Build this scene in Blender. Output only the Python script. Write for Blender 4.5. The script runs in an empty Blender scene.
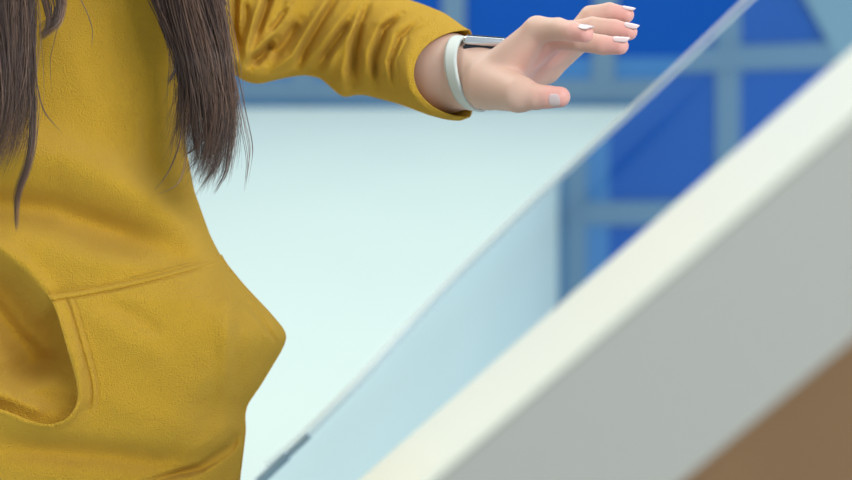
import bpy, math, random
import numpy as np
from mathutils import Vector, Matrix

random.seed(4); rng = np.random.default_rng(7)
scene = bpy.context.scene
C = scene.collection

# ------------------------------------------------------------------ camera
F = 1183.33                      # focal length in pixels (50 mm on a 36 mm sensor, 852 px wide)
CAM = np.array([0.0, 0.0, 1.45])
PITCH = math.radians(15.55)
RT = np.array([1.0, 0, 0])
UP = np.array([0, math.sin(PITCH), math.cos(PITCH)])
FW = np.array([0, math.cos(PITCH), -math.sin(PITCH)])
cd = bpy.data.cameras.new('camera'); cam = bpy.data.objects.new('camera', cd); C.objects.link(cam)
cam.location = CAM; cam.rotation_euler = (math.pi/2 - PITCH, 0, 0)
cd.lens = 50; cd.sensor_width = 36; cd.clip_start = 0.02
cd.dof.use_dof = True; cd.dof.focus_distance = 0.99; cd.dof.aperture_fstop = 3.4
scene.camera = cam

# ------------------------------------------------------------------ light
w = bpy.data.worlds.new('world'); scene.world = w; w.use_nodes = True
bg = w.node_tree.nodes['Background']; bg.inputs[0].default_value = (0.82, 0.93, 1.0, 1); bg.inputs[1].default_value = 0.54
def area(name, loc, target, size, power, col):
    l = bpy.data.lights.new(name, 'AREA'); l.shape = 'RECTANGLE'; l.size, l.size_y = size; l.energy = power; l.color = col
    o = bpy.data.objects.new(name, l); C.objects.link(o); o.location = loc
    o.rotation_euler = (Vector(target) - Vector(loc)).to_track_quat('-Z', 'Y').to_euler()
    return o
area('ceiling_softbox', (-1.9, 2.2, 3.3), (0, 1.0, 1.0), (2.2, 2.2), 66, (1.0, 0.96, 0.86))
area('hall_light', (0.0, 6.2, 5.2), (0, 6.2, 0.0), (9.0, 5.0), 330, (0.93, 1.0, 0.95))
area('front_fill_light', (1.5, -1.3, 2.9), (-0.3, 1.0, 1.05), (1.6, 1.2), 84, (0.95, 0.98, 1.0))  # added fill lamp, front right, to brighten torso and kiosk side
scene.view_settings.view_transform = 'Standard'; scene.view_settings.look = 'None'
scene.view_settings.exposure = 0.0; scene.view_settings.gamma = 1.0
scene.view_settings.use_curve_mapping = False

# ------------------------------------------------------------------ helpers
def Wp(px, py, Z):
    """a pixel of the photograph at a depth in metres -> point of the room (arrays allowed)"""
    px, py, Z = np.broadcast_arrays(np.asarray(px, float), np.asarray(py, float), np.asarray(Z, float))
    x = (px - 426)/F*Z; y = (240 - py)/F*Z
    return CAM + x[..., None]*RT + y[..., None]*UP + Z[..., None]*FW

def mat(name, col, rough=0.5, metal=0.0, sheen=0.0, sheen_tint=None, spec=0.5, bump=None, noise=None, coat=0.0):
    m = bpy.data.materials.new(name); m.use_nodes = True; nt = m.node_tree; b = nt.nodes['Principled BSDF']
    b.inputs['Base Color'].default_value = (*col, 1); b.inputs['Roughness'].default_value = rough
    b.inputs['Metallic'].default_value = metal; b.inputs['Specular IOR Level'].default_value = spec
    b.inputs['Sheen Weight'].default_value = sheen; b.inputs['Sheen Roughness'].default_value = 0.45
    b.inputs['Coat Weight'].default_value = coat
    if sheen_tint: b.inputs['Sheen Tint'].default_value = (*sheen_tint, 1)
    tc = nt.nodes.new('ShaderNodeTexCoord')
    if noise:   # (scale, colour2)
        n = nt.nodes.new('ShaderNodeTexNoise'); n.inputs['Scale'].default_value = noise[0]; n.inputs['Detail'].default_value = 4
        r = nt.nodes.new('ShaderNodeMix'); r.data_type = 'RGBA'
        r.inputs['A'].default_value = (*col, 1); r.inputs['B'].default_value = (*noise[1], 1)
        nt.links.new(tc.outputs['Object'], n.inputs['Vector'])
        nt.links.new(n.outputs['Fac'], r.inputs['Factor']); nt.links.new(r.outputs['Result'], b.inputs['Base Color'])
    if bump:    # (scale, strength, distance)
        n = nt.nodes.new('ShaderNodeTexNoise'); n.inputs['Scale'].default_value = bump[0]; n.inputs['Detail'].default_value = 3
        bp = nt.nodes.new('ShaderNodeBump'); bp.inputs['Strength'].default_value = bump[1]; bp.inputs['Distance'].default_value = bump[2]
        nt.links.new(tc.outputs['Object'], n.inputs['Vector'])
        nt.links.new(n.outputs['Fac'], bp.inputs['Height']); nt.links.new(bp.outputs['Normal'], b.inputs['Normal'])
    return m

def mesh_obj(name, V, Fc, m, parent=None, smooth=True):
    me = bpy.data.meshes.new(name); me.from_pydata([tuple(v) for v in np.asarray(V, float)], [], Fc); me.update()
    if smooth: me.polygons.foreach_set('use_smooth', [True]*len(me.polygons))
    me.materials.append(m)
    o = bpy.data.objects.new(name, me); C.objects.link(o)
    if parent:
        o.parent = parent
        mw = parent.matrix_world if parent.type != 'EMPTY' else Matrix.Translation(parent.location)
        o.matrix_parent_inverse = mw.inverted()
    return o
def fast_mesh(name, V, Q, m, parent=None):
    """quad mesh from numpy arrays"""
    me = bpy.data.meshes.new(name); V = np.asarray(V, np.float32); Q = np.asarray(Q, np.int32)
    me.vertices.add(len(V)); me.vertices.foreach_set('co', V.ravel())
    me.loops.add(Q.size); me.loops.foreach_set('vertex_index', Q.ravel())
    me.polygons.add(len(Q)); me.polygons.foreach_set('loop_start', np.arange(0, Q.size, 4, dtype=np.int32))
    me.polygons.foreach_set('use_smooth', np.ones(len(Q), bool))
    me.update(calc_edges=True); me.validate()
    me.materials.append(m)
    o = bpy.data.objects.new(name, me); C.objects.link(o)
    if parent:
        o.parent = parent
        o.matrix_parent_inverse = (Matrix.Translation(parent.location) if parent.type == 'EMPTY' else parent.matrix_world).inverted()
    return o
def box(name, lo, hi, m, parent=None, bevel=0.0):
    x0, y0, z0 = lo; x1, y1, z1 = hi
    V = [(x0,y0,z0),(x1,y0,z0),(x1,y1,z0),(x0,y1,z0),(x0,y0,z1),(x1,y0,z1),(x1,y1,z1),(x0,y1,z1)]
    Fc = [(3,2,1,0),(4,5,6,7),(0,1,5,4),(1,2,6,5),(2,3,7,6),(3,0,4,7)]
    o = mesh_obj(name, V, Fc, m, parent, smooth=False)
    if bevel: add_bevel(o, bevel)
    return o
def add_bevel(o, wd, seg=3):
    b = o.modifiers.new('bevel', 'BEVEL'); b.width = wd; b.segments = seg; b.limit_method = 'ANGLE'
def struct(o): o['kind'] = 'structure'; return o
def tag(o, label, cat): o['label'] = label; o['category'] = cat; return o
def empty(name, loc):
    o = bpy.data.objects.new(name, None); C.objects.link(o); o.location = loc; o.empty_display_size = 0.05; return o
def prism(name, top, bottom, m, parent=None, bevel=0.0):
    n = len(top); V = list(top) + list(bottom)
    Fc = [tuple(range(n)), tuple(range(2*n-1, n-1, -1))] + [(i, n+i, n+(i+1) % n, (i+1) % n) for i in range(n)]
    o = mesh_obj(name, V, Fc, m, parent, smooth=False)
    if bevel: add_bevel(o, bevel)
    return o

def surface_nets(D, org, h):
    s = D < 0
    nx, ny, nz = D.shape
    pos = np.zeros((nx-1, ny-1, nz-1, 3)); cnt = np.zeros((nx-1, ny-1, nz-1))
    sh = (nx-1, ny-1, nz-1)
    def cut(a, o): return a[o[0]:o[0]+sh[0], o[1]:o[1]+sh[1], o[2]:o[2]+sh[2]]
    for ax in range(3):
        for u in (0, 1):
            for v in (0, 1):
                o0 = [0, 0, 0]; oth = [i for i in range(3) if i != ax]; o0[oth[0]] = u; o0[oth[1]] = v
                o1 = list(o0); o1[ax] = 1
                a, b = cut(D, o0), cut(D, o1); cr = (a < 0) != (b < 0)
                t = np.where(cr, a/np.where(a == b, 1, a-b), 0)
                for k in range(3):
                    pos[..., k] += np.where(cr, o0[k] + (t if k == ax else 0), 0)
                cnt += cr
    act = cnt > 0
    ids = -np.ones(sh, int); ids[act] = np.arange(act.sum())
    I = np.argwhere(act)
    V = org + h*(I + pos[act]/cnt[act][:, None])
    Q = []
    for ax in range(3):
        a = [slice(1, -1)]*3; a[ax] = slice(0, -1); b = list(a); b[ax] = slice(1, None)
        sa, sb = s[tuple(a)], s[tuple(b)]
        e = np.argwhere(sa != sb); 
        if not len(e): continue
        flip = sa[tuple(e.T)]
        base = e + 1; base[:, ax] = e[:, ax]
        p, q = (ax+1) % 3, (ax+2) % 3
        def c(dp, dq):
            k = base.copy(); k[:, p] -= dp; k[:, q] -= dq; return ids[tuple(k.T)]
        quad = np.stack([c(1, 1), c(0, 1), c(0, 0), c(1, 0)], 1)
        quad[~flip] = quad[~flip][:, ::-1]
        Q.append(quad)
    return V, np.concatenate(Q)

def cone_d(P, a, b, ra, rb):
    ab = b - a; t = np.clip(((P-a)@ab)/max(ab@ab, 1e-12), 0, 1)
    return np.linalg.norm(P - (a + t[..., None]*ab), axis=-1) - (ra + t*(rb-ra))
def smin(ds, k):
    m = np.min(ds, axis=0); return m - k*np.log(sum(np.exp(-(d-m)/k) for d in ds))
def chain(P, pts):          # pts: (world point, radius)
    return [cone_d(P, pts[i][0], pts[i+1][0], pts[i][1], pts[i+1][1]) for i in range(len(pts)-1)]
def grid(lo, hi, h):
    ax = [np.arange(lo[i], hi[i]+h, h) for i in range(3)]
    return np.stack(np.meshgrid(*ax, indexing='ij'), -1), np.array([a[0] for a in ax])
def pr(px, py, Z, r): return (Wp(px, py, Z), r/F*Z)      # point and radius given in photo pixels

def relief(px, py, strokes):
    """sum of soft ridges (+) and grooves (-) along polylines; strokes: (points, width px, height m)"""
    out = np.zeros(np.shape(px))
    for pts, wd, amp in strokes:
        best = np.full(np.shape(px), 1e9); tt = np.zeros(np.shape(px)); L = len(pts)-1
        for i in range(L):
            ax_, ay = pts[i]; bx, by = pts[i+1]; dx, dy = bx-ax_, by-ay
            t = np.clip(((px-ax_)*dx + (py-ay)*dy)/(dx*dx+dy*dy), 0, 1)
            d = np.hypot(px-ax_-t*dx, py-ay-t*dy)
            u = d < best; best = np.where(u, d, best); tt = np.where(u, (i+t)/L, tt)
        tp_ = np.clip(np.minimum(tt, 1-tt)*4, 0, 1); tp_ = 0.25 + 0.75*tp_*tp_*(3-2*tp_)
        out += amp*tp_*np.exp(-(best/wd)**2)
    return out
def sm_interp(x, xs, ys, s=8.0):
    g = np.arange(min(xs)-60, max(xs)+61, 1.0); v = np.interp(g, xs, ys)
    k = np.exp(-0.5*(np.arange(-int(3*s), int(3*s)+1)/s)**2); k /= k.sum()
    v = np.convolve(np.pad(v, int(3*s), mode='edge'), k, 'valid')
    return np.interp(x, g, v)

# ------------------------------------------------------------------ materials
M_floor = mat('floor_paint', (0.60, 0.70, 0.65), 0.5, noise=(1.2, (0.64, 0.74, 0.68)), spec=0.15)
M_blue = mat('blue_panel', (0.003, 0.080, 0.42), 0.6, noise=(2.5, (0.004, 0.09, 0.45)), spec=0.12)
M_steel = mat('steel_blue_kick', (0.045, 0.20, 0.50), 0.5)
M_grey = mat('grey_blue_rail', (0.135, 0.24, 0.37), 0.5)
M_dark = mat('dark_blue_plinth', (0.05, 0.17, 0.36), 0.5)
M_teal = mat('pale_teal_panel', (0.20, 0.34, 0.44), 0.6)
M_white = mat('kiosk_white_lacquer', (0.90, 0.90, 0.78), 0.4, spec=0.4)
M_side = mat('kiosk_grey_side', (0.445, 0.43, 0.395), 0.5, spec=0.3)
M_fleece = mat('mustard_fleece', (0.79, 0.46, 0.046), 0.95, sheen=0.15, sheen_tint=(0.95, 0.92, 0.65), spec=0.0,
               bump=(820, 1.0, 0.0036), noise=(45, (0.73, 0.415, 0.040)))
M_skin = mat('skin', (0.64, 0.40, 0.30), 0.5, noise=(60, (0.69, 0.46, 0.36)), spec=0.4)
_b = M_skin.node_tree.nodes['Principled BSDF']; _b.inputs['Subsurface Weight'].default_value = 0.15
_b.inputs['Subsurface Scale'].default_value = 0.006
M_nail = mat('pearly_nail', (0.72, 0.55, 0.54), 0.15, coat=0.6)
M_hair = mat('brown_hair', (0.16, 0.085, 0.06), 0.36, spec=0.6)
nt = M_hair.node_tree; an = nt.nodes.new('ShaderNodeAttribute'); an.attribute_name = 'shade'
mm = nt.nodes.new('ShaderNodeMix'); mm.data_type = 'RGBA'; mm.inputs['A'].default_value = (0.045, 0.022, 0.015, 1); mm.inputs['B'].default_value = (0.34, 0.195, 0.13, 1)
nt.links.new(an.outputs['Fac'], mm.inputs['Factor']); nt.links.new(mm.outputs['Result'], nt.nodes['Principled BSDF'].inputs['Base Color'])
M_strap = mat('white_rubber', (0.62, 0.66, 0.62), 0.55)
M_case = mat('silver_case', (0.75, 0.77, 0.80), 0.25, metal=0.9)
M_black = mat('black_glass', (0.012, 0.014, 0.02), 0.1)
M_denim = mat('dark_trousers', (0.03, 0.04, 0.07), 0.9, bump=(700, 0.3, 0.001))
M_shoe = mat('shoe_white', (0.7, 0.7, 0.68), 0.6)
M_bracket = mat('bracket_steel', (0.36, 0.46, 0.54), 0.35, metal=0.5)
# wood
M_wood = mat('brown_wood', (0.28, 0.17, 0.085), 0.55)
nt = M_wood.node_tree; wv = nt.nodes.new('ShaderNodeTexWave'); wv.inputs['Scale'].default_value = 6; wv.inputs['Distortion'].default_value = 5
rp = nt.nodes.new('ShaderNodeMix'); rp.data_type = 'RGBA'; rp.inputs['A'].default_value = (0.22, 0.118, 0.052, 1); rp.inputs['B'].default_value = (0.235, 0.125, 0.056, 1)
tc = nt.nodes.new('ShaderNodeTexCoord'); nt.links.new(tc.outputs['Object'], wv.inputs['Vector'])
nt.links.new(wv.outputs['Fac'], rp.inputs['Factor']); nt.links.new(rp.outputs['Result'], nt.nodes['Principled BSDF'].inputs['Base Color'])
# touch screen: glossy glass over a dim blue-grey display
M_glass = bpy.data.materials.new('screen_glass'); M_glass.use_nodes = True; nt = M_glass.node_tree
nt.nodes.remove(nt.nodes['Principled BSDF']); gl = nt.nodes.new('ShaderNodeBsdfGlossy'); gl.inputs['Color'].default_value = (0.80, 0.87, 0.94, 1)
gl.inputs['Roughness'].default_value = 0.02
df = nt.nodes.new('ShaderNodeBsdfDiffuse'); df.inputs['Color'].default_value = (0.16, 0.30, 0.42, 1)
mx = nt.nodes.new('ShaderNodeMixShader'); mx.inputs[0].default_value = 0.87
nt.links.new(df.outputs[0], mx.inputs[1]); nt.links.new(gl.outputs[0], mx.inputs[2]); nt.links.new(mx.outputs[0], nt.nodes['Material Output'].inputs[0])
# clear acrylic lip
M_lip = bpy.data.materials.new('frosted_acrylic'); M_lip.use_nodes = True; nt = M_lip.node_tree
b = nt.nodes['Principled BSDF']; b.inputs['Base Color'].default_value = (0.93, 0.95, 0.95, 1); b.inputs['Roughness'].default_value = 0.4
tr = nt.nodes.new('ShaderNodeBsdfTransparent'); mx = nt.nodes.new('ShaderNodeMixShader'); mx.inputs[0].default_value = 0.30
nt.links.new(tr.outputs[0], mx.inputs[1]); nt.links.new(b.outputs[0], mx.inputs[2]); nt.links.new(mx.outputs[0], nt.nodes['Material Output'].inputs[0])

# ------------------------------------------------------------------ the hall
YW = 9.0
def zw(py): return CAM[2] + YW*math.tan(math.atan((240-py)/F) - PITCH)     # height on the back wall seen at a photo row
def xw(px, py=60): return (px-426)/F*(YW*math.cos(PITCH) + (CAM[2]-zw(py))*math.sin(PITCH))
struct(box('floor', (-14, -3.0, -0.1), (14, YW+0.2, 0), M_floor))
struct(box('wall_back', (-14, YW, 0), (14, YW+0.2, 4.6), M_blue))
z1, z2, z3 = zw(99), zw(79), zw(57)
struct(box('baseboard_back', (-14, YW-0.02, 0), (14, YW, z1), M_dark))
struct(box('trim_1', (-14, YW-0.03, z1), (14, YW, z2), M_grey))
struct(box('trim_2', (-14, YW-0.012, z2), (14, YW, z3), M_steel))
PIT = xw(605) - xw(455)
n = 3
for k in range(3):
    zc = zw(-62) + k*PIT
    struct(box('trim_%d' % n, (-14, YW-0.014, zc-0.088), (14, YW, zc+0.088), M_grey)); n += 1
for i in range(-11, 13):
    xc = xw(603) + PIT*i
    struct(box('trim_%d' % n, (xc-0.088, YW-0.035, z1), (xc+0.088, YW, 4.6), M_grey)); n += 1
# pale sloped soffit high on the wall, only seen mirrored in the screen
sp = [(760, -87), (540, -209), (540, -420), (900, -420), (900, -87)]
tp_ = [np.array([xw(x, y), YW-0.04, zw(y)]) for x, y in sp]
struct(prism('trim_%d' % n, tp_, [p + np.array([0, 0.039, 0]) for p in tp_], M_teal))

# ------------------------------------------------------------------ kiosk
HC = 0.078                                   # how far the lens is above the plane of the screen
def on_plane(px, py, lift=0.0):
    d = (px-426)/F*RT + (240-py)/F*UP + FW
    return CAM + d*(-(HC - lift)/float(d@NRM))
NRM = (-RT + UP)/math.sqrt(2) - 0.0085*FW; NRM /= np.linalg.norm(NRM)      # screen normal
far_px = [(800,-49),(748,0),(665,80),(600,139),(555,180),(490,242),(428,304),(395,341),(362,380),(325,418),(262,478),(257,484)]
near_px = [(905,4),(361,480),(338,500)]
out_px = [(905,66),(429,480),(404,502)]
kiosk = empty('touch_kiosk', tuple(Wp(600, 400, 0.8)*np.array([1, 1, 0])))
tag(kiosk, 'slanted white touchscreen kiosk with wood body in the right foreground', 'kiosk')
g_ = np.arange(262, 749, 1.0)
fy_ = sm_interp(g_, [262,362,428,490,555,606,665,748,790], [478,379,305,243,181,134,80,0,-40], 22)
far_px = [(800,-49)] + [(float(x), float(np.interp(x, g_, fy_))) for x in range(745, 262, -9)] + [(262,478),(257,484)]
bpy.context.view_layer.update()
far = [on_plane(*p) for p in far_px]; near = [on_plane(*p) for p in near_px]; out = [on_plane(*p) for p in out_px]
def offs(L, d): return [p + NRM*d for p in L]
ring = far + near[::-1]
prism('screen', ring, offs(ring, -0.0019), M_glass, kiosk)
r2 = near + out[::-1]
fr = prism('bezel', offs(r2, 0.0008), offs(r2, -0.0019), M_white, kiosk, 0.001)
T = 0.056
insideline = offs(out, -0.0165)
ring3 = far + out[::-1]
Ts = [T*1.1]*len(far) + [0.071, 0.0705, 0.0625]
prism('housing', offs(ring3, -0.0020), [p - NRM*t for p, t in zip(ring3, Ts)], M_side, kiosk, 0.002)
side_in = [p + 0.006*FW for p in ring3]
bot = [np.array([p[0], p[1], 0.0]) for p in ring3]
ins = 0.992
cen = sum(ring3)/len(ring3)
topw = [cen + (p-cen)*ins - NRM*(t-0.0002) for p, t in zip(ring3, Ts)]
prism('body', topw, [np.array([p[0], p[1], 0.0]) for p in topw], M_wood, kiosk)
# raised clear lip along the far edge of the glass
lipf = far[:-1]; back = [p + 0.004*FW for p in lipf]
V = []; Fc = []
for p, q in zip(lipf, back):
    V += [p, q, q + NRM*0.0068, p + NRM*0.0068]
for i in range(len(lipf)-1):
    a = 4*i
    for k in range(4): Fc.append((a+k, a+(k+1) % 4, a+4+(k+1) % 4, a+4+k))
Fc += [(3,2,1,0), tuple(len(V)-4+k for k in range(4))]
mesh_obj('edge_lip', V, Fc, M_lip, kiosk, smooth=False)
# small steel corner bracket where the far edge ends
e0, e1 = on_plane(288, 455), on_plane(258, 483)
d = (e1-e0)/np.linalg.norm(e1-e0); cr = np.cross(NRM, d)
def bar(a, b, wdt, lo, hi):
    return [a - cr*wdt, b - cr*wdt, b + cr*wdt, a + cr*wdt], lo, hi
t_, lo, hi = bar(e0, e1, 0.003, -0.002, 0.006)
prism('corner_bracket', offs(t_, hi), offs(t_, lo), M_bracket, kiosk, 0.002)
t_ = [e0 - d*0.045 - cr*0.0012, e0 + cr*-0.0025, e0 + cr*0.0025, e0 - d*0.045 + cr*0.0012]
prism('corner_bracket', offs(t_, 0.004), offs(t_, 0.0005), M_bracket, kiosk)

# ------------------------------------------------------------------ the person
person = empty('person', tuple(Wp(60, 400, 1.08)*np.array([1, 1, 0])))
tag(person, 'person with long brown hair in a mustard fleece hoodie, reaching one hand over the touchscreen', 'person')
bpy.context.view_layer.update()

# --- left hand and forearm, fine
forearm = [pr(388,57,1.11,32), pr(427,69.5,1.084,40.5), pr(446,73,1.06,39.5), pr(466,75,1.04,33.5), pr(490,80,1.012,29.5)]
thumb = [pr(519,94,.965,17), pr(537,97,.955,12.5), pr(548,97,.95,11.2), pr(560,97,.945,10.3)]
index = [pr(537,30,.97,13), pr(558,29,.953,11), pr(573,32,.938,9.8), pr(585,34,.928,8.6)]
middle = [pr(552,37,.985,12), pr(580,41,.967,10.4), pr(603,45,.957,9.7), pr(620,46,.95,8.6)]
ringf = [pr(566,33,1.0,11), pr(592,27,.99,10), pr(614,29,.985,9.4), pr(629,32,.98,8.3)]
pinky = [pr(576,34,1.02,11), pr(590,16,1.015,10), pr(609,12,1.01,9.2), pr(626,15,1.005,8)]
wr = Wp(492,80,1.01)
def hand_sdf(P):
    palm = chain(P, forearm)
    for (a, ra), (b, rb) in (
        (pr(494,80,1.005,26), index[0]), (pr(500,74,1.01,22), middle[0]), (pr(503,74,1.015,20), ringf[0]),
        (pr(508,76,1.028,20), pr(577,39,1.03,13)), (pr(506,82,1.02,20), pr(546,69,1.042,14)),
        (pr(546,69,1.042,14), pr(576,42,1.036,13)), (pr(490,84,1.0,26), pr(519,94,.965,18))):
        palm.append(cone_d(P, a, b, ra, rb))
    palm = smin(palm, 0.0017)
    out_ = None
    for f in (thumb, index, middle, ringf, pinky):
        d_ = smin(chain(P, f), 0.0006)
        b_ = smin([palm, d_], 0.0016)
        out_ = b_ if out_ is None else np.minimum(out_, b_)
    return out_
allp = np.array([Wp(380,-5,1.1), Wp(380,130,1.1), Wp(645,-5,1.0), Wp(645,130,.93), Wp(600,125,.9), Wp(520,-5,1.05), Wp(520,130,.93)])
h = 0.0011
P, o_ = grid(allp.min(0)-0.01, allp.max(0)+0.01, h)
D = np.concatenate([hand_sdf(P[i:i+8]) for i in range(0, P.shape[0], 8)])
# close the forearm inside the sleeve
cutp = Wp(405, 62, 1.098); cutn = Wp(430,70,1.07) - Wp(370,50,1.13); cutn /= np.linalg.norm(cutn)
D = np.maximum(D, -((P - cutp)@cutn))
Vh, Qh = surface_nets(D, o_, h)

# --- the rest of the body, coarser
HD = Wp(75,-245,1.085)
def body_sdf(P):
    c = lambda *a: cone_d(P, *a)
    def seg(p, q): return cone_d(P, p[0], q[0], p[1], q[1])
    ds = [seg(pr(70,-20,1.11,48), pr(70,300,1.15,46)), seg(pr(110,-10,1.11,44), pr(100,300,1.15,42)), seg(pr(20,-10,1.11,44), pr(20,300,1.155,36)), seg(pr(70,300,1.15,44), pr(62,460,1.15,50)),
          seg(pr(75,-40,1.09,45), pr(75,-150,1.08,42)),                                # neck
          cone_d(P, HD+(0,.012,.0), HD+(0,.0,.012), .086, .086), cone_d(P, HD+(0,-.018,-.025), HD+(0,-.052,-.108), .066, .030),
          cone_d(P, HD+(0,-.088,-.018), HD+(0,-.104,-.052), .006, .010),
          cone_d(P, HD+(.088,.012,-.012), HD+(.086,.012,-.045), .013, .008), cone_d(P, HD+(-.088,.012,-.012), HD+(-.086,.012,-.045), .013, .008),
          seg(pr(110,-45,1.09,36), pr(180,-20,1.11,32)), seg(pr(180,-20,1.11,32), pr(320,25,1.165,26)), seg(pr(320,25,1.17,22), pr(412,64,1.095,24)),
          seg(pr(40,-35,1.10,32), pr(-50,0,1.11,30)), seg(pr(-50,0,1.11,30), pr(-125,200,1.14,32)), seg(pr(-125,200,1.14,32), pr(-150,400,1.08,26)),
          seg(pr(-150,400,1.08,28), pr(-155,440,1.07,24))]
    for k, (dx, dz) in enumerate(((-14,.0),(-5,-.012),(5,-.015),(14,-.01))):           # fingers of the hanging hand
        ds.append(seg(pr(-155+dx,445,1.07+dz,9), pr(-156+dx,500+(4 if k in (1,2) else -4),1.055+dz,7)))
    ds.append(seg(pr(-140,435,1.05,11), pr(-125,470,1.03,8)))
    for s in (-1, 1):
        hx = Wp(62 + s*62, 478, 1.14)
        ds += [cone_d(P, hx, np.array([hx[0], hx[1]+.0, 0.48]), .065, .05), cone_d(P, np.array([hx[0], hx[1], 0.48]), np.array([hx[0], hx[1]+.01, 0.08]), .05, .032),
               cone_d(P, np.array([hx[0], hx[1]+.01, 0.08]), np.array([hx[0]+.01, hx[1]-.11, 0.045]), .032, .02)]
    return smin(ds, 0.006)
h2 = 0.007
P, o_ = grid(np.array([-0.70, 0.55, 0.0]), np.array([0.06, 1.38, 1.95]), h2)
D = np.concatenate([body_sdf(P[i:i+8]) for i in range(0, P.shape[0], 8)])
Vb, Qb = surface_nets(D, o_, h2)
V_ = np.concatenate([Vh, Vb]); Q_ = np.concatenate([Qh, Qb + len(Vh)])
body = fast_mesh('body', V_, Q_, M_skin, person)
fl_ = np.zeros(len(V_))
for f in (thumb, index, middle, ringf, pinky):
    fl_ = np.maximum(fl_, np.exp(-(np.linalg.norm(V_ - f[-1][0], axis=1)/.018)**2))
fl_ = np.maximum(fl_, 0.9*np.exp(-(np.linalg.norm(V_ - Wp(548,58,1.0), axis=1)/.030)**2))
at_ = body.data.attributes.new('flush', 'FLOAT', 'POINT'); at_.data.foreach_set('value', fl_.astype(np.float32))
nt = M_skin.node_tree; an = nt.nodes.new('ShaderNodeAttribute'); an.attribute_name = 'flush'
mm = nt.nodes.new('ShaderNodeMix'); mm.data_type = 'RGBA'; mm.inputs['B'].default_value = (0.80, 0.38, 0.33, 1)
src = _b.inputs['Base Color'].links[0].from_socket
nt.links.new(an.outputs['Fac'], mm.inputs['Factor']); nt.links.new(src, mm.inputs['A']); nt.links.new(mm.outputs['Result'], _b.inputs['Base Color'])

# fingernails
def nail(seg, nrm, ln, wd, t=0.75, push=0.93):
    (a, ra), (b, rb) = seg[-2], seg[-1]
    ax_ = (b-a)/np.linalg.norm(b-a)
    nr = nrm[0]*RT + nrm[1]*UP + nrm[2]*FW; nr = nr - ax_*(nr@ax_); nr /= np.linalg.norm(nr)
    sd = np.cross(nr, ax_); c0 = b + ax_*rb*t*0.35
    nu, nv = 16, 10; V = []; Fc = []
    for i in range(nu+1):
        u = i/nu*2-1
        for j in range(nv+1):
            v = j/nv*2-1
            wl = wd*math.sqrt(max(0.05, 1-abs(u)**4)); ang = v*wl/rb
            V.append(c0 + ax_*u*ln + (sd*math.sin(ang) + nr*math.cos(ang))*(rb*(1.035 - 0.06*max(0, u)**2)) )
    for i in range(nu):
        for j in range(nv):
            k = i*(nv+1)+j; Fc.append((k, k+1, k+nv+2, k+nv+1))
    o = mesh_obj('fingernail', V, Fc, M_nail, body)
    s = o.modifiers.new('solid', 'SOLIDIFY'); s.thickness = 0.0009; s.offset = 0
    return o
nail(index, (0.1, 0.8, -0.62), .0062, .0050)
nail(middle, (0.1, 0.82, -0.6), .0068, .0052)
nail(ringf, (0.2, 0.82, -0.6), .0062, .0050)
nail(pinky, (0.3, 0.85, -0.5), .0055, .0044)
nail(thumb, (0.1, -0.4, -0.95), .0046, .0052, t=-.5)

# face
M_eye = mat('eye_white', (0.75, 0.74, 0.72), 0.2); M_iris = mat('brown_iris', (0.06, 0.03, 0.015), 0.2); M_lips = mat('lips', (0.50, 0.16, 0.14), 0.45)
def blob(name, c, r3, m, parent):
    V = []; Fc = []; n1, n2 = 14, 24
    for i in range(n1+1):
        a = math.pi*i/n1
        for j in range(n2):
            g = 2*math.pi*j/n2; V.append(c + RT*r3[0]*math.sin(a)*math.cos(g) + UP*r3[1]*math.cos(a) + FW*r3[2]*math.sin(a)*math.sin(g))
    Fc = [(i*n2+j, i*n2+(j+1) % n2, (i+1)*n2+(j+1) % n2, (i+1)*n2+j) for i in range(n1) for j in range(n2)]
    return mesh_obj(name, V, Fc, m, parent)
for sx_ in (-.031, .031):
    blob('eye', HD + (sx_, -.076, -.018), (.0135, .0065, .013), M_eye, person)
    blob('iris', HD + (sx_, -.0865, -.019), (.0058, .0058, .003), M_iris, person)
    blob('eyebrow', HD + (sx_, -.086, .004), (.018, .003, .006), M_hair, person)
blob('lips', HD + (0, -.085, -.082), (.021, .007, .009), M_lips, person)

# --- hoodie torso
Ry = [-112,-90,-50,0,60,140,190,235,262,285,310,330,338,350,385,405,415,430,480,545]; Rx = [130,185,222,215,200,185,194,210,224,243,267,284,286,281,260,246,244,245,239,232]
Ly = [-112,-90,-50,0,200,545]; Lx = [20,-35,-80,-100,-95,-110]
def torso_front(px, py):
    L = sm_interp(py, Ly, Lx); R = sm_interp(py, Ry, Rx, 4); c = (L+R)/2; hw = (R-L)/2
    t = np.clip(np.abs((px-c)/hw), 0, 1)
    dz = np.interp(py, [-112,-50,100,200,300,545], [.05,.062,.072,.085,.104,.090])
    ex = np.interp(py, [180,300,420], [2.3,3.2,2.8])
    return 1.10 - dz*(1-t**ex)**0.5
strokes_t = [
    ([(-60,150),(0,152),(60,158),(105,176),(150,198),(190,228),(212,252)], 22, .018),
    ([(-60,205),(0,205),(60,213),(120,235),(172,252)], 18, -.026),
    ([(-60,225),(0,248),(25,268),(46,292),(60,320)], 10, .013),
    ([(44,305),(72,340),(66,395)], 24, -.024),
    ([(-60,270),(0,305),(30,350),(42,390)], 30, -.072),
    ([(-20,275),(5,302),(25,330),(65,362)], 7, .006),
    ([(-20,385),(20,402),(50,413)], 9, .010),
    ([(148,110),(146,140),(152,170),(172,195)], 7, -.003),
    ([(163,110),(160,150),(170,180)], 9, .004),
    ([(40,250),(100,262),(170,262)], 14, .004),
    ([(-40,445),(60,450),(140,462),(190,470)], 16, -.010),
    ([(-40,480),(60,490),(140,500)], 14, .006),
    ([(150,480),(200,468),(232,447),(246,428)], 5, -.007),
    ([(60,30),(75,80),(110,120)], 16, .003), ([(110,10),(120,60),(150,110)], 12, -.003),
    ([(0,60),(30,100),(50,140)], 18, -.003),
]
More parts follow.
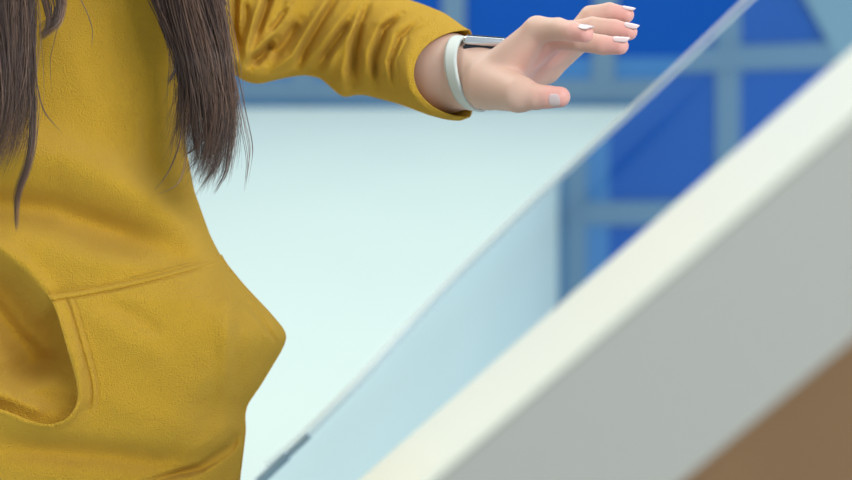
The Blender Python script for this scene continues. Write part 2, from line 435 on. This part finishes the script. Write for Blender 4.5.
nF, nB, nR = 430, 60, 620
ys = np.linspace(-112, 545, nR)
phi = np.concatenate([np.linspace(-math.pi/2, math.pi/2, nF), np.linspace(math.pi/2, 1.5*math.pi, nB+2)[1:-1]])
YY, PH = np.meshgrid(ys, phi, indexing='ij')
L = sm_interp(YY, Ly, Lx); R = sm_interp(YY, Ry, Rx, 4)
sn = np.sin(PH); PX = (L+R)/2 + (R-L)/2*sn
front = np.cos(PH) > 0
Zf = torso_front(PX, YY)
wgt = np.clip(np.cos(PH)*3.5, 0, 1)
Zf = Zf - wgt*relief(PX, YY, strokes_t)
Zf = Zf - wgt*(0.0012*np.sin(PX*0.06+YY*0.045+np.sin(YY*.03)*2) )
Zb = 1.10 + 0.10*np.abs(np.cos(PH))**0.8
ZZ = np.where(front, Zf, Zb)
V = Wp(PX, YY, ZZ).reshape(-1, 3); m_ = len(phi)
i, j = np.meshgrid(np.arange(nR-1), np.arange(m_), indexing='ij'); j2 = (j+1) % m_
Q = np.stack([i*m_+j, (i+1)*m_+j, (i+1)*m_+j2, i*m_+j2], -1).reshape(-1, 4)
hoodie = fast_mesh('hoodie', V, Q, M_fleece, person)
hoodie.data.materials[0] = M_fleece

# --- kangaroo pocket
NU, NV = 470, 380
uu, vv = np.meshgrid(np.linspace(0, 1, NU), np.linspace(0, 1, NV), indexing='xy')
PXr = -85 + 300*uu                                     # straight grid, then its right side is stretched to the flank
yl = 293 + 37.0*85/167 - 0*uu
ytl = 293 - 37.0*(PXr-48)/167.0
PYp = ytl + 4.0*np.clip(4*(PXr-48)*(215-PXr)/167**2, 0, 1) + (540-ytl)*vv
Re = sm_interp(PYp, Ry, Rx, 4) + 1.2
PXp = -85 + (Re+85)*uu
ytl = 293 - 37.0*(np.minimum(PXp, 222)-48)/167.0 + np.clip(PXp-222, 0, 99)*0.6
ytop = ytl + 4.0*np.clip(4*(PXp-48)*(215-PXp)/167**2, 0, 1)
PYp = ytop + (540-ytop)*vv
Re = sm_interp(PYp, Ry, Rx, 4) + 1.2
PXp = np.minimum(PXp, Re)
PXp = -85 + (Re+85)*uu
# the hand opening: signed distance (negative inside) to a smooth outline
op = np.array([(-140,286),(-40,284),(40,289),(49,296),(56,310),(62,330),(68,352),(74,372),(78,390),(77,403),(71,415),(60,423),(46,425),(28,420),(0,408),(-60,396),(-140,392)], float)
def rounded(P_, it=3):
    for _ in range(it):
        a = P_[:-1]*.75 + P_[1:]*.25; b = P_[:-1]*.25 + P_[1:]*.75
        P_ = np.concatenate([P_[:1], np.stack([a, b], 1).reshape(-1, 2), P_[-1:]])
    return P_
op = rounded(op)
def sdist(x, y, poly):
    best = np.full(x.shape, 1e9); nx_ = np.zeros(x.shape); ny_ = np.zeros(x.shape); inside = np.zeros(x.shape, bool); n_ = len(poly)
    for i in range(n_):
        ax_, ay = poly[i]; bx, by = poly[(i+1) % n_]; dx, dy = bx-ax_, by-ay
        t = np.clip(((x-ax_)*dx+(y-ay)*dy)/(dx*dx+dy*dy+1e-9), 0, 1); qx = ax_+t*dx; qy = ay+t*dy
        d = np.hypot(x-qx, y-qy); u = d < best; best = np.where(u, d, best); nx_ = np.where(u, qx, nx_); ny_ = np.where(u, qy, ny_)
        inside ^= ((ay > y) != (by > y)) & (x < (bx-ax_)*(y-ay)/(by-ay+1e-12)+ax_)
    return np.where(inside, -best, best), nx_, ny_
dop, qx, qy = sdist(PXp, PYp, op)
PXp = np.where(dop < 0, np.where(dop > -2.5, qx, PXp), PXp); PYp = np.where(dop < 0, np.where(dop > -2.5, qy, PYp), PYp)
Zp = np.minimum(torso_front(PXp, PYp) - .0035, 1.09) - .012*np.clip(vv*4, 0, 1)*np.clip((Re-PXp)/60, 0, 1)
Zp -= .011*np.exp(-(np.maximum(dop, 0)/16)**2)*np.clip((PYp-293)/40, 0, 1)       # the opening flares forward
Zp += .016*np.clip((PYp-430)/90, 0, 1)**1.3
strokes_p = [
    ([(222,258),(228,300),(228,360),(222,405)], 12, .008),
    ([(240,300),(236,360),(234,400)], 8, -.005),
    ([(243,297),(262,320),(279,346)], 2.2, -.005),
    ([(239,302),(258,326),(274,350)], 4, .0018),
    ([(75,305),(110,330),(150,350),(170,365)], 14, .004),
    ([(100,298),(140,318),(165,338)], 8, -.003),
    ([(95,395),(140,412),(190,425)], 16, .004),
    ([(-40,440),(50,450),(110,455),(160,462),(215,455)], 14, -.017),
    ([(140,484),(200,468),(230,448),(247,425)], 4.5, -.014),
    ([(170,462),(215,440),(240,410)], 9, .005),
    ([(205,430),(218,380),(216,330)], 8, -.002),
    ([(20,422),(50,424),(72,415),(82,400),(80,370),(70,330)], 5, .004),
]
Zp -= relief(PXp, PYp, strokes_p)*np.clip((Re-PXp-1)/8, 0, 1)
# stitched seams: twin grooves under the top edge, one beside the opening
edw = np.clip((Re-PXp-2)/10, 0, 1)
for off_, am in ((2.0, .0020), (9.0, .0026)):
    Zp += edw*am*np.exp(-((PYp-ytop-off_)/1.1)**2)
Zp -= edw*.0014*np.exp(-((PYp-ytop-5.5)/2.6)**2)
Zp = torso_front(PXp, PYp)*0 + Zp
sidew = np.clip((PXp-52)/6, 0, 1)*np.clip((414-PYp)/10, 0, 1)*np.clip((PYp-297)/4, 0, 1)
Zp += (.0026*np.exp(-((dop-14)/1.2)**2) + .0014*np.exp(-((dop-21)/1.1)**2) - .0012*np.exp(-((dop-17.5)/2.2)**2))*sidew
Zp -= .0016*np.exp(-((dop-3)/2.5)**2)
Vp = Wp(PXp, PYp, Zp).reshape(-1, 3)
i, j = np.meshgrid(np.arange(NV-1), np.arange(NU-1), indexing='ij')
Qp = np.stack([i*NU+j, (i+1)*NU+j, (i+1)*NU+j+1, i*NU+j+1], -1).reshape(-1, 4)
keep = (dop.reshape(-1)[Qp] >= 0).any(1); Qp = Qp[keep]
used_, inv = np.unique(Qp, return_inverse=True); Vp = Vp[used_]; Qp = inv.reshape(Qp.shape)
pocket = fast_mesh('kangaroo_pocket', Vp, Qp, M_fleece, hoodie)
so = pocket.modifiers.new('solid', 'SOLIDIFY'); so.thickness = 0.003; so.offset = -1
# --- sleeves
def sleeve(xs, top, bot_, bulge, cz, rzf, strokes, name, n_v=420, n_u=360, cuff=None):
    v = np.linspace(xs[0], xs[-1], n_v); th = np.linspace(-math.pi, math.pi, n_u, endpoint=False)
    Vv, TH = np.meshgrid(v, th, indexing='ij')
    tp = sm_interp(Vv, xs, top, 5); bt = np.interp(Vv, bot_[0], bot_[1]); bt = sm_interp(Vv, bot_[0], bot_[1], 3)
    bl = sm_interp(Vv, xs, bulge, 6); c_ = sm_interp(Vv, xs, cz, 8)
    ry = (bt-tp)/2; PY = (tp+bt)/2 + ry*np.sin(TH); near_ = np.cos(TH)
    PX = Vv - bl*np.where(near_ > 0, near_, near_*0.12)
    rz = ry/F*c_*rzf
    Z = c_ - rz*np.sign(near_)*np.abs(near_)**0.9
    Z = Z - 1.35*np.clip(near_*3, 0, 1)*relief(PX, PY, strokes)
    # turned-in cuff: extra rings inside
    inner = []
    for q, s_ in ((0.3, .985), (1.5, .965), (5, .95), (12, .94), (24, .93)):
        r_ = int(np.argmin(np.abs(v - (v[-1]-q)))); yc = (tp[r_, 0]+bt[r_, 0])/2; xc = v[r_]
        inner.append(Wp(xc + (PX[r_]-xc)*s_, yc + (PY[r_]-yc)*s_, c_[r_] + (Z[r_]-c_[r_])*(s_-.01)))
    A = np.concatenate([Wp(PX, PY, Z), np.array(inner)]); nr = A.shape[0]
    V = A.reshape(-1, 3)
    i, j = np.meshgrid(np.arange(nr-1), np.arange(n_u), indexing='ij'); j2 = (j+1) % n_u
    Q = np.stack([i*n_u+j, i*n_u+j2, (i+1)*n_u+j2, (i+1)*n_u+j], -1).reshape(-1, 4)
    return fast_mesh(name, V, Q, M_fleece, hoodie)
strokes_s = [
    ([(226,-10),(224,20),(229,50),(240,70)], 4.5, .008), ([(236,-10),(234,25),(238,50)], 4, -0.0135),
    ([(264,-10),(254,20),(247,45),(243,66)], 4.5, .007), ([(272,-10),(262,18),(254,40)], 4, -0.0150),
    ([(296,-12),(283,18),(264,42),(244,62)], 4, .007),
    ([(275,40),(262,55),(250,64)], 5, -0.0210), ([(300,20),(285,42),(268,62)], 5, -0.0135),
    ([(332,-10),(310,25),(292,56),(268,76)], 4.5, .008),
    ([(340,-8),(322,20),(305,48),(298,66)], 4, -0.0105),
    ([(362,-10),(338,22),(314,54),(300,72)], 4.5, .006), ([(352,20),(335,42),(318,66)], 4, -0.0120),
    ([(380,-5),(352,28),(332,60),(322,76)], 4.5, .006), ([(290,5),(278,22),(268,34)], 3.2, -0.0105),
    ([(245,0),(246,20),(240,40)], 4, -0.0075),
    ([(372,0),(360,22),(355,50),(354,84)], 4.5, -0.0150), ([(362,10),(348,40),(342,70),(345,92)], 5, .006),
    ([(398,8),(378,24),(366,50),(364,90)], 4.5, .006), ([(402,14),(384,30),(375,58),(377,88)], 3.8, -0.0120),
    ([(415,15),(394,32),(384,60),(387,90)], 3.6, .004), ([(420,20),(400,38),(391,62),(396,98)], 3, -0.0075),
    ([(446,26),(420,36),(406,58),(408,88),(424,108)], 4.5, .002), ([(430,22),(408,36),(397,62),(402,98)], 2.5, -0.0045),
    ([(400,0),(385,10),(370,30)], 5, .004),
]
sx = [185, 220, 260, 300, 350, 400, 420, 445, 469]
slv = sleeve(sx, [-60,-62,-55,-45,-22,-3,3,13,31],
       ([185,225,232,240,250,260,268,276,290,305,320,330,338,346,354,365,400,440,460,469], [84,72,72,79,83,84,82,80,77,75,78,86,94,98,95,95,104,117,121.5,117]),
       [0,0,2,4,10,24,34,46,57], [1.10,1.12,1.14,1.15,1.14,1.11,1.095,1.075,1.05], 0.95, strokes_s, 'sleeve')
# her other sleeve hangs straight down (just outside the frame)
def tube(name, path, m, parent, n_u=48, squash=1.0):
    cs = np.array([p[0] for p in path]); rs = np.array([p[1] for p in path])
    t = np.linspace(0, len(path)-1, 80); cc = np.stack([np.interp(t, range(len(path)), cs[:, k]) for k in range(3)], 1); rr = np.interp(t, range(len(path)), rs)
    rr = rr*(1+0.03*np.sin(t*14))
    V = []
    for q in range(80):
        d_ = cc[min(q+1, 79)] - cc[max(q-1, 0)]; d_ /= np.linalg.norm(d_)
        a = np.cross(d_, [0, 1, 0.01]); a /= np.linalg.norm(a); b = np.cross(d_, a)
        for u in range(n_u):
            g = 2*math.pi*u/n_u; V.append(cc[q] + rr[q]*(a*math.cos(g) + b*math.sin(g)*squash))
    Fc = [(q*n_u+u, q*n_u+(u+1) % n_u, (q+1)*n_u+(u+1) % n_u, (q+1)*n_u+u) for q in range(79) for u in range(n_u)]
    return mesh_obj(name, V, Fc, m, parent)
s2 = tube('sleeve', [pr(-45,-45,1.10,48), pr(-75,0,1.11,56), pr(-125,200,1.14,54), pr(-148,380,1.09,42), pr(-152,425,1.075,36)], M_fleece, hoodie)
# collar / folded hood behind the neck
V = []; Fc = []
c0 = Wp(75,-105,1.09)
for a in range(48):
    g = 2*math.pi*a/48
    for b2 in range(16):
        e = 2*math.pi*b2/16; back_ = max(0, math.sin(g)); rr = 0.026 + 0.022*back_
        V.append(c0 + np.array([math.cos(g)*(0.078+rr*math.cos(e)*.8), math.sin(g)*(0.07+rr*math.cos(e)*.8) + .01, rr*math.sin(e) + 0.01*back_]))
for a in range(48):
    for b2 in range(16):
        Fc.append((a*16+b2, ((a+1) % 48)*16+b2, ((a+1) % 48)*16+(b2+1) % 16, a*16+(b2+1) % 16))
mesh_obj('hood', V, Fc, M_fleece, hoodie)

# --- trousers and shoes
def trousers_sdf(P):
    ds = []
    for s in (-1, 1):
        hx = Wp(62 + s*62, 478, 1.14)
        ds += [cone_d(P, hx, np.array([hx[0], hx[1], 0.48]), .078, .066), cone_d(P, np.array([hx[0], hx[1], 0.48]), np.array([hx[0], hx[1]+.01, 0.10]), .066, .055)]
    D = smin(ds, 0.008)
    return np.maximum(D, 0.085 - P[..., 2])
P, o_ = grid(np.array([-0.62, 0.75, 0.06]), np.array([-0.08, 1.35, 1.08]), 0.009)
Vt, Qt = surface_nets(trousers_sdf(P), o_, 0.009)
fast_mesh('trousers', Vt, Qt, M_denim, person)
for s in (-1, 1):
    hx = Wp(62 + s*62, 478, 1.14)
    P, o_ = grid(np.array([hx[0]-.08, hx[1]-.22, -0.02]), np.array([hx[0]+.08, hx[1]+.10, 0.16]), 0.006)
    D = smin([cone_d(P, np.array([hx[0], hx[1]+.02, .045]), np.array([hx[0], hx[1]-.13, .030]), .048, .042), cone_d(P, np.array([hx[0], hx[1]+.01, .05]), np.array([hx[0], hx[1]+.01, .11]), .046, .046)], .006)
    D = np.maximum(D, 0.002 - P[..., 2])
    Vs, Qs = surface_nets(D, o_, 0.006); fast_mesh('shoe', Vs, Qs, M_shoe, person)

# --- wristwatch
watch = bpy.data.objects.new('wristwatch', None); C.objects.link(watch); watch.parent = person
watch.matrix_parent_inverse = Matrix.Translation(person.location).inverted()
watch.empty_display_size = .01
def wpart(name, V, Fc, m):
    me = bpy.data.meshes.new(name); me.from_pydata([tuple(v) for v in V], [], Fc); me.update(); me.materials.append(m)
    me.polygons.foreach_set('use_smooth', [True]*len(me.polygons))
    o = bpy.data.objects.new(name, me); C.objects.link(o); o.parent = watch
    o.matrix_parent_inverse = Matrix.Identity(4); return o
nU = 96; V = []; Fc = []
for u in range(nU):
    g = 2*math.pi*u/nU; nr = math.cos(g)
    for k2, wx in enumerate(np.linspace(-5.5, 5.5, 7)):
        x = 469 - 17*nr + 7*math.sin(g) + wx; y = 73.5 + 36.5*math.sin(g) + 0.8*wx*0.2
        groove = 0.0
        V.append(Wp(x, y, 1.038 - .0325*nr - wx*.0010))
for u in range(nU):
    for k2 in range(6):
        Fc.append((u*7+k2, ((u+1) % nU)*7+k2, ((u+1) % nU)*7+k2+1, u*7+k2+1))
st = wpart('strap', V, Fc, M_strap); s_ = st.modifiers.new('solid', 'SOLIDIFY'); s_.thickness = .0022; s_.offset = 0
# case on the back of the wrist
ca = RT*0.985 - UP*0.10 - FW*0.13; ca /= np.linalg.norm(ca)
cb = FW*0.95 + UP*0.18; cb -= ca*(cb@ca); cb /= np.linalg.norm(cb); cn = np.cross(ca, cb); cn *= np.sign(cn@UP)
def wbox(name, c, la, lb, ln, m, bev):
    V = [c + ca*sa*la + cb*sb*lb + cn*sn_*ln for sn_ in (-1, 1) for sa, sb in ((-1,-1),(1,-1),(1,1),(-1,1))]
    Fc = [(3,2,1,0),(4,5,6,7),(0,1,5,4),(1,2,6,5),(2,3,7,6),(3,0,4,7)]
    o = wpart(name, V, Fc, m); add_bevel(o, bev, 4); return o
cc = Wp(486, 41.5, 1.025)
wbox('case', cc, .0185, .0165, .0040, M_case, .0035)
wbox('display', cc + cn*.0040, .0155, .0135, .0009, M_black, .0008)
wbox('case_back_shade', cc - cn*.0072 - ca*.003, .0150, .0145, .0036, M_black, .0018)  # case back, black and enlarged to stand in for the shaded gap below

# --- hair
def strand_mesh(name, S, rad, m, parent):
    """S: (n, k, 3) world points -> thin three-sided tapered tubes in one mesh"""
    n_, k_, _ = S.shape
    t = np.gradient(S, axis=1); t /= np.linalg.norm(t, axis=-1, keepdims=True)+1e-9
    view = S - CAM; a = np.cross(t, view); a /= np.linalg.norm(a, axis=-1, keepdims=True)+1e-9; b = np.cross(t, a)
    prof = np.interp(np.linspace(0, 1, k_), [0, .1, .75, 1], [.8, 1, .9, .12])
    R_ = (rad[:, None]*prof[None])[..., None]
    V = np.stack([S + R_*(a*math.cos(g) + b*math.sin(g)) for g in (0, 2*math.pi/3, 4*math.pi/3)], 2)
    V = V.reshape(-1, 3); idx = np.arange(n_*k_*3).reshape(n_, k_, 3)
    Q = np.stack([np.stack([idx[:, :-1, q], idx[:, :-1, (q+1) % 3], idx[:, 1:, (q+1) % 3], idx[:, 1:, q]], -1) for q in range(3)], 2)
    o = fast_mesh(name, V, Q.reshape(-1, 4), m, parent)
    xx = S[:, k_//2, 0]*900
    sh = np.repeat(np.clip(rng.beta(1.2, 2.6, n_)*.7 + .22*np.sin(xx*.35) + .15*np.sin(xx*.9+1), 0, 1), k_*3)
    a_ = o.data.attributes.new('shade', 'FLOAT', 'POINT'); a_.data.foreach_set('value', sh.astype(np.float32)); return o
K = 36
def lock(n_, left, right, ends, zfun, jit=3.0, zth=.03, start=-235, clump=12, wave=3.0, curl=1.0):
    """strands between two guide polylines (x by y); ends: (min,max) tip y by u"""
    out_ = []
    for q in range(n_):
        u = rng.random(); cl = round(u*clump)/clump; 
        e = np.interp(u, [0, .5, 1], ends) - abs(rng.normal(0, 24)) - 14*abs(math.sin(cl*23)); e = e + rng.normal(0, 5)
        y = np.linspace(start, e, K); s = np.linspace(0, 1, K)
        ue = u + (cl-u)*0.55*s**3
        xl_ = np.interp(y, *left); xr_ = np.interp(y, *right)
        x = xl_ + (xr_-xl_)*ue + rng.normal(0, jit)*s**2 + rng.normal(0, 5.0)*np.sin(y*.018 + rng.random()*6) - curl*abs(rng.normal(0, 1))*np.clip(s-.82, 0, 1)**1.5*60 + wave*np.sin(y*.028 + cl*9 + rng.normal(0, .35))*s + rng.normal(0, 1.2)
        zt_ = rng.random()
        z = zfun(x, y) - zth*zt_*np.clip(1.2-abs(u-.5)*1.4, .2, 1)
        out_.append(Wp(x, y, z))
    return np.array(out_)
def sm(ys_, xs_): 
    g = np.arange(-260, 260, 2.0); return (g, sm_interp(g, ys_, xs_, 10))
R_left = sm([-260,-150,-60,0,30,60,100,150,200], [120,118,140,155,166,177,183,188,192])
R_right = sm([-260,-150,-60,0,60,120,165,200], [150,175,205,219,229,238,234,222])
L_left = sm([-260,-150,-60,0,100,200], [-10,-40,-60,-62,-60,-50])
L_right = sm([-260,-150,-60,0,60,110,150,185,220], [20,20,26,31,34,36,27,8,-5])
zR = lambda x, y: np.interp(y, [-235,-120,-30,60,200], [1.07,1.0,.985,.975,.985])
zL = lambda x, y: np.interp(y, [-235,-120,-30,60,200], [1.07,1.0,.975,.968,.965])
S = [lock(1700, R_left, R_right, [160,194,190], zR, zth=.035, curl=2.2), lock(1400, L_left, L_right, [215,190,175], zL, zth=.03)]
def stray(pts, n_=3, sp=1.5, z=.97, zt=.97):
    out_ = []
    pts = np.array(pts, float); tt = np.linspace(0, 1, K); kk = np.linspace(0, 1, len(pts))
    # smooth interpolation through the guide points
    def ev(c): 
        p = np.interp(np.linspace(0, 1, 200), kk, c); ker = np.ones(31)/31; p2 = np.convolve(np.pad(p, 15, mode='reflect', reflect_type='odd'), ker, 'valid'); return np.interp(tt, np.linspace(0, 1, 200), p2)
    for _ in range(n_):
        dx = rng.normal(0, sp); out_.append(Wp(ev(pts[:, 0]) + dx*(1-tt*.6) , ev(pts[:, 1]) - abs(rng.normal(0, sp*1.5))*tt, np.linspace(z, zt, K) + rng.normal(0, .002)))
    return np.array(out_)
S += [stray([(5,-80),(15,0),(30,80),(35,120),(31,165),(17,198),(17,232)], 46, 3.6, .965, .955),
      stray([(20,-80),(28,0),(33,70),(42,112),(61,134)], 5, 1.0, .965, .958),
      stray([(44,-120),(52,-30),(61,5),(57,26),(41,40)], 110, 5.0, .97, .962),
      stray([(30,-120),(36,-30),(46,5),(50,25),(44,38)], 50, 3.0, .97, .962),
      stray([(60,-120),(70,-20),(86,10),(93,30),(92,49)], 4, 1.0, .97, .962),
      stray([(70,-60),(60,20),(50,60),(52,95)], 1, 1.0, .97, .962),
      stray([(150,-120),(160,0),(178,55),(183,110),(180,145),(168,175),(154,192)], 4, .8, .965, .955),
      stray([(150,-120),(165,0),(185,60),(188,120),(186,165),(178,187),(158,195)], 3, .8, .965, .96),
      stray([(140,-120),(150,-20),(168,20),(177,50),(176,72),(168,86)], 26, 2.2, .965, .955),
      stray([(200,-60),(226,40),(238,110),(248,160),(245,192)], 5, 1.8, .99, .985),
      stray([(200,-60),(228,40),(243,110),(252,150),(247,185)], 4, 1.4, .99, .985),
      stray([(190,-60),(215,60),(224,120),(218,165),(201,190)], 10, 3.0, .985, .98),
      stray([(180,-60),(190,60),(196,130),(200,160),(186,176)], 14, 3.0, .985, .98),
      stray([(180,-60),(190,60),(192,120),(196,150),(182,158)], 14, 3.0, .985, .98),
      stray([(190,-60),(205,60),(218,130),(214,170),(196,197)], 6, 2.0, .985, .98),
      stray([(200,-60),(222,60),(232,130),(226,175),(214,195)], 14, 2.5, .985, .98)]
# scalp cover and back hair (above the frame and behind the shoulders)
back = []
hc = HD.copy()
for q in range(2600):
    g = rng.random()*2*math.pi; el = rng.random()
    dirv = np.array([math.cos(g), math.sin(g), 0])
    s = np.linspace(0, .17 if dirv[1] < -0.35 else 1, K)[:, None]; R0 = .105
    ang = s*math.pi/2*1.05
    dome = hc + dirv*R0*np.sin(np.minimum(ang*1.9, math.pi/2)) + np.array([0, 0, 1])*(R0+.015)*np.cos(np.minimum(ang*1.9, math.pi/2))
    drop = np.array([0, 0, -1])*np.clip(s-.5, 0, 1)*(.42 + .1*el) + dirv*np.clip(s-.5, 0, 1)*0.06*(1 if dirv[1] > 0 else .3)
    back.append(dome + drop + rng.normal(0, .004, 3))
rad = lambda S_, r: np.abs(rng.normal(r, r*.2, len(S_)))
allS = np.concatenate(S); hair = strand_mesh('hair', np.concatenate([allS, np.array(back)]),
        np.concatenate([rad(allS, .00030), rad(back, .0012)]), M_hair, person)
